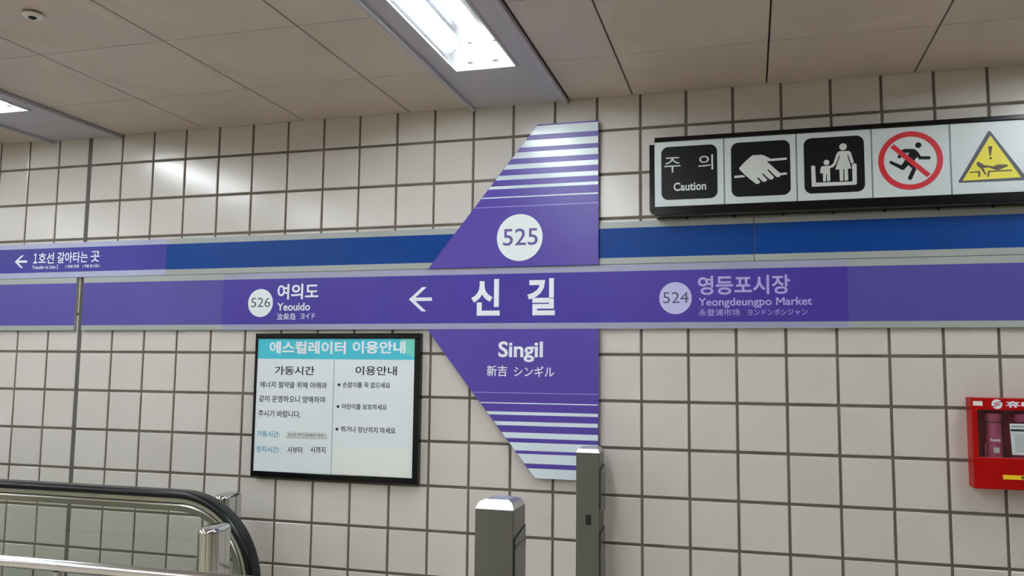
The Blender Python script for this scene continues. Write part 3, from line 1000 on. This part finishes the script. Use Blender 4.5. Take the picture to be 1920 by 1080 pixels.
ov2 = copy_tree(ov)
ov.location = (1.494, -.893, 0)
ov.rotation_euler.z = math.radians(8)
ov['label'] = 'oval chrome post in front of the escalator handrail end'
ov2.location = (1.055, -.165, 0)
ov2['label'] = 'oval chrome post behind the escalator handrail, against the wall'

# ------------------------------------------------------------------ escalator
es = thing('escalator', (0, -1.15, 0), 'escalator landing with black rounded handrails and green-tinted glass balustrades', 'escalator')
def rail_path(xc, zt, r):
    """handrail top line: incline coming up on the left, level run, half-round newel end"""
    p = [(-3.3, zt - 1.35), (-1.45, zt - .285)]
    for i in range(1, 8):                    # easing onto the level
        a = math.radians(30 * (1 - i / 7))
        p.append((-1.45 + 1.0 * (.5 - math.sin(a)) * 1.0 + .02, zt - 1.0 * (1 - math.cos(a)) - .15 * (1 - i / 7)))
    p.append((-.2, zt))
    p.append((xc - .25, zt))
    for i in range(0, 33):
        a = math.radians(90 - 180 * i / 32)
        p.append((xc + r * math.cos(a), zt - r + r * math.sin(a)))
    return p
def csect(w_, t_, d0):
    """rounded flat handrail section, outer face at offset 0, w_ half width, t_ thickness"""
    pts = []
    r = t_ * .48
    for cx_, cn, a0 in ((w_ - r, -r, 0), (-(w_ - r), -r, 90), (-(w_ - r), -t_ + r, 180), (w_ - r, -t_ + r, 270)):
        for i in range(6):
            a = math.radians(a0 + 90 * i / 5)
            pts.append((d0 + cn + r * math.sin(a), cx_ + r * math.cos(a)))
    return pts
def sub_path(path, d):
    out = []
    n = len(path)
    for i in range(n):
        a, b = path[max(i - 1, 0)], path[min(i + 1, n - 1)]
        tx, tz = b[0] - a[0], b[1] - a[1]
        l = math.hypot(tx, tz)
        out.append((path[i][0] + tz / l * d, path[i][1] - tx / l * d))
    return out
def balustrade(yc, xc, zt, r):
    path = rail_path(xc, zt, r)
    MB().sweep(path, yc, csect(.041, .034, 0)).build('handrail', M['rubber'], es, smooth=True, angle=50)
    tr = MB().sweep(path, yc, [(-.034, -.022), (-.034, .022), (-.052, .022), (-.052, -.022)])
    tr.build('handrail_track', M['track'], es, smooth=True, angle=40)
    MB().sweep(path, yc, [(-.052, -.012), (-.052, .012), (-.058, .012), (-.058, -.012)]).build('track_groove', M['slot'], es, smooth=True, angle=40)
    MB().sweep(path, yc, [(-.058, -.020), (-.058, .020), (-.064, .024), (-.088, .020), (-.088, -.020), (-.064, -.024)]).build('glass_clamp', M['track'], es, smooth=True, angle=30)
    gp = sub_path(path, .088)
    top = [q for q in gp]
    g = MB()
    lowz = .22
    lvl = [q for q in top if q[1] > lowz + .02 and q[0] > -1.2]
    lvl = [(-1.2, lvl[0][1])] + lvl
    tail = lvl[-1]
    poly_ = lvl + [(tail[0], lowz), (-1.2, lowz)]
    g.prism(poly_, yc - .005, yc + .005)
    g.build('glass_panel', M['glass'], es)
    sk = MB()
    sk.box(-1.2, xc + .10, yc - .11, yc + .11, .0, .20, .004)
    sk.box(-1.2, xc + .12, yc - .05, yc + .05, .20, lowz + .03, .004)
    sk.build('deck_cover', M['steel'], es)
balustrade(-.5, 1.052, 1.012, .388)
balustrade(-1.80, 1.225, 1.003, .388)
MB().box(.45, 1.38, -1.66, -.64, .0, .006, .001, 1).build('comb_plate', M['step'], es)
for i in range(9):
    x_ = .45 - .4 * (i + 1)
    z_ = 0 if x_ > -.8 else -(abs(x_ + .8) * .577)
    MB().box(x_ + .003, x_ + .397, -1.66, -.64, z_ - .05, z_ + .001).build('step', M['step'], es)

# ------------------------------------------------------------------ guard rail in the foreground
gr = thing('guard_rail', (1.84, -2.03, 0), 'polished stainless pipe guard rail crossing the bottom left corner', 'railing')
RZ, RY, RR = 1.0695, -2.03, .0140
ex = 2.56
pts = [(-1.0, RY, RZ), (1.0, RY, RZ + .003), (ex - .14, RY, RZ + .006)]
for i in range(1, 9):
    a = math.radians(90 - 90 * i / 8)
    pts.append((ex - .14 + .14 * math.cos(a), RY, RZ + .006 - .14 + .14 * math.sin(a)))
pts.append((ex, RY, .01))
MB().tube(pts, RR, 24).build('top_rail', M['pipe'], gr, smooth=True)
for x_ in (.35, 1.86):
    MB().tube([(x_, RY, .01), (x_, RY, RZ - .008)], .0125, 20).build('upright', M['pipe'], gr, smooth=True)
MB().tube([(-1.0, RY, .45), (ex, RY, .45)], .010, 16).build('lower_rail', M['pipe'], gr, smooth=True)
for x_ in (.35, 1.86, ex):
    MB().lathe(x_, RY, [(.04, 0), (.04, .008), (.02, .014)], 24).build('floor_flange', M['pipe'], gr, smooth=True)
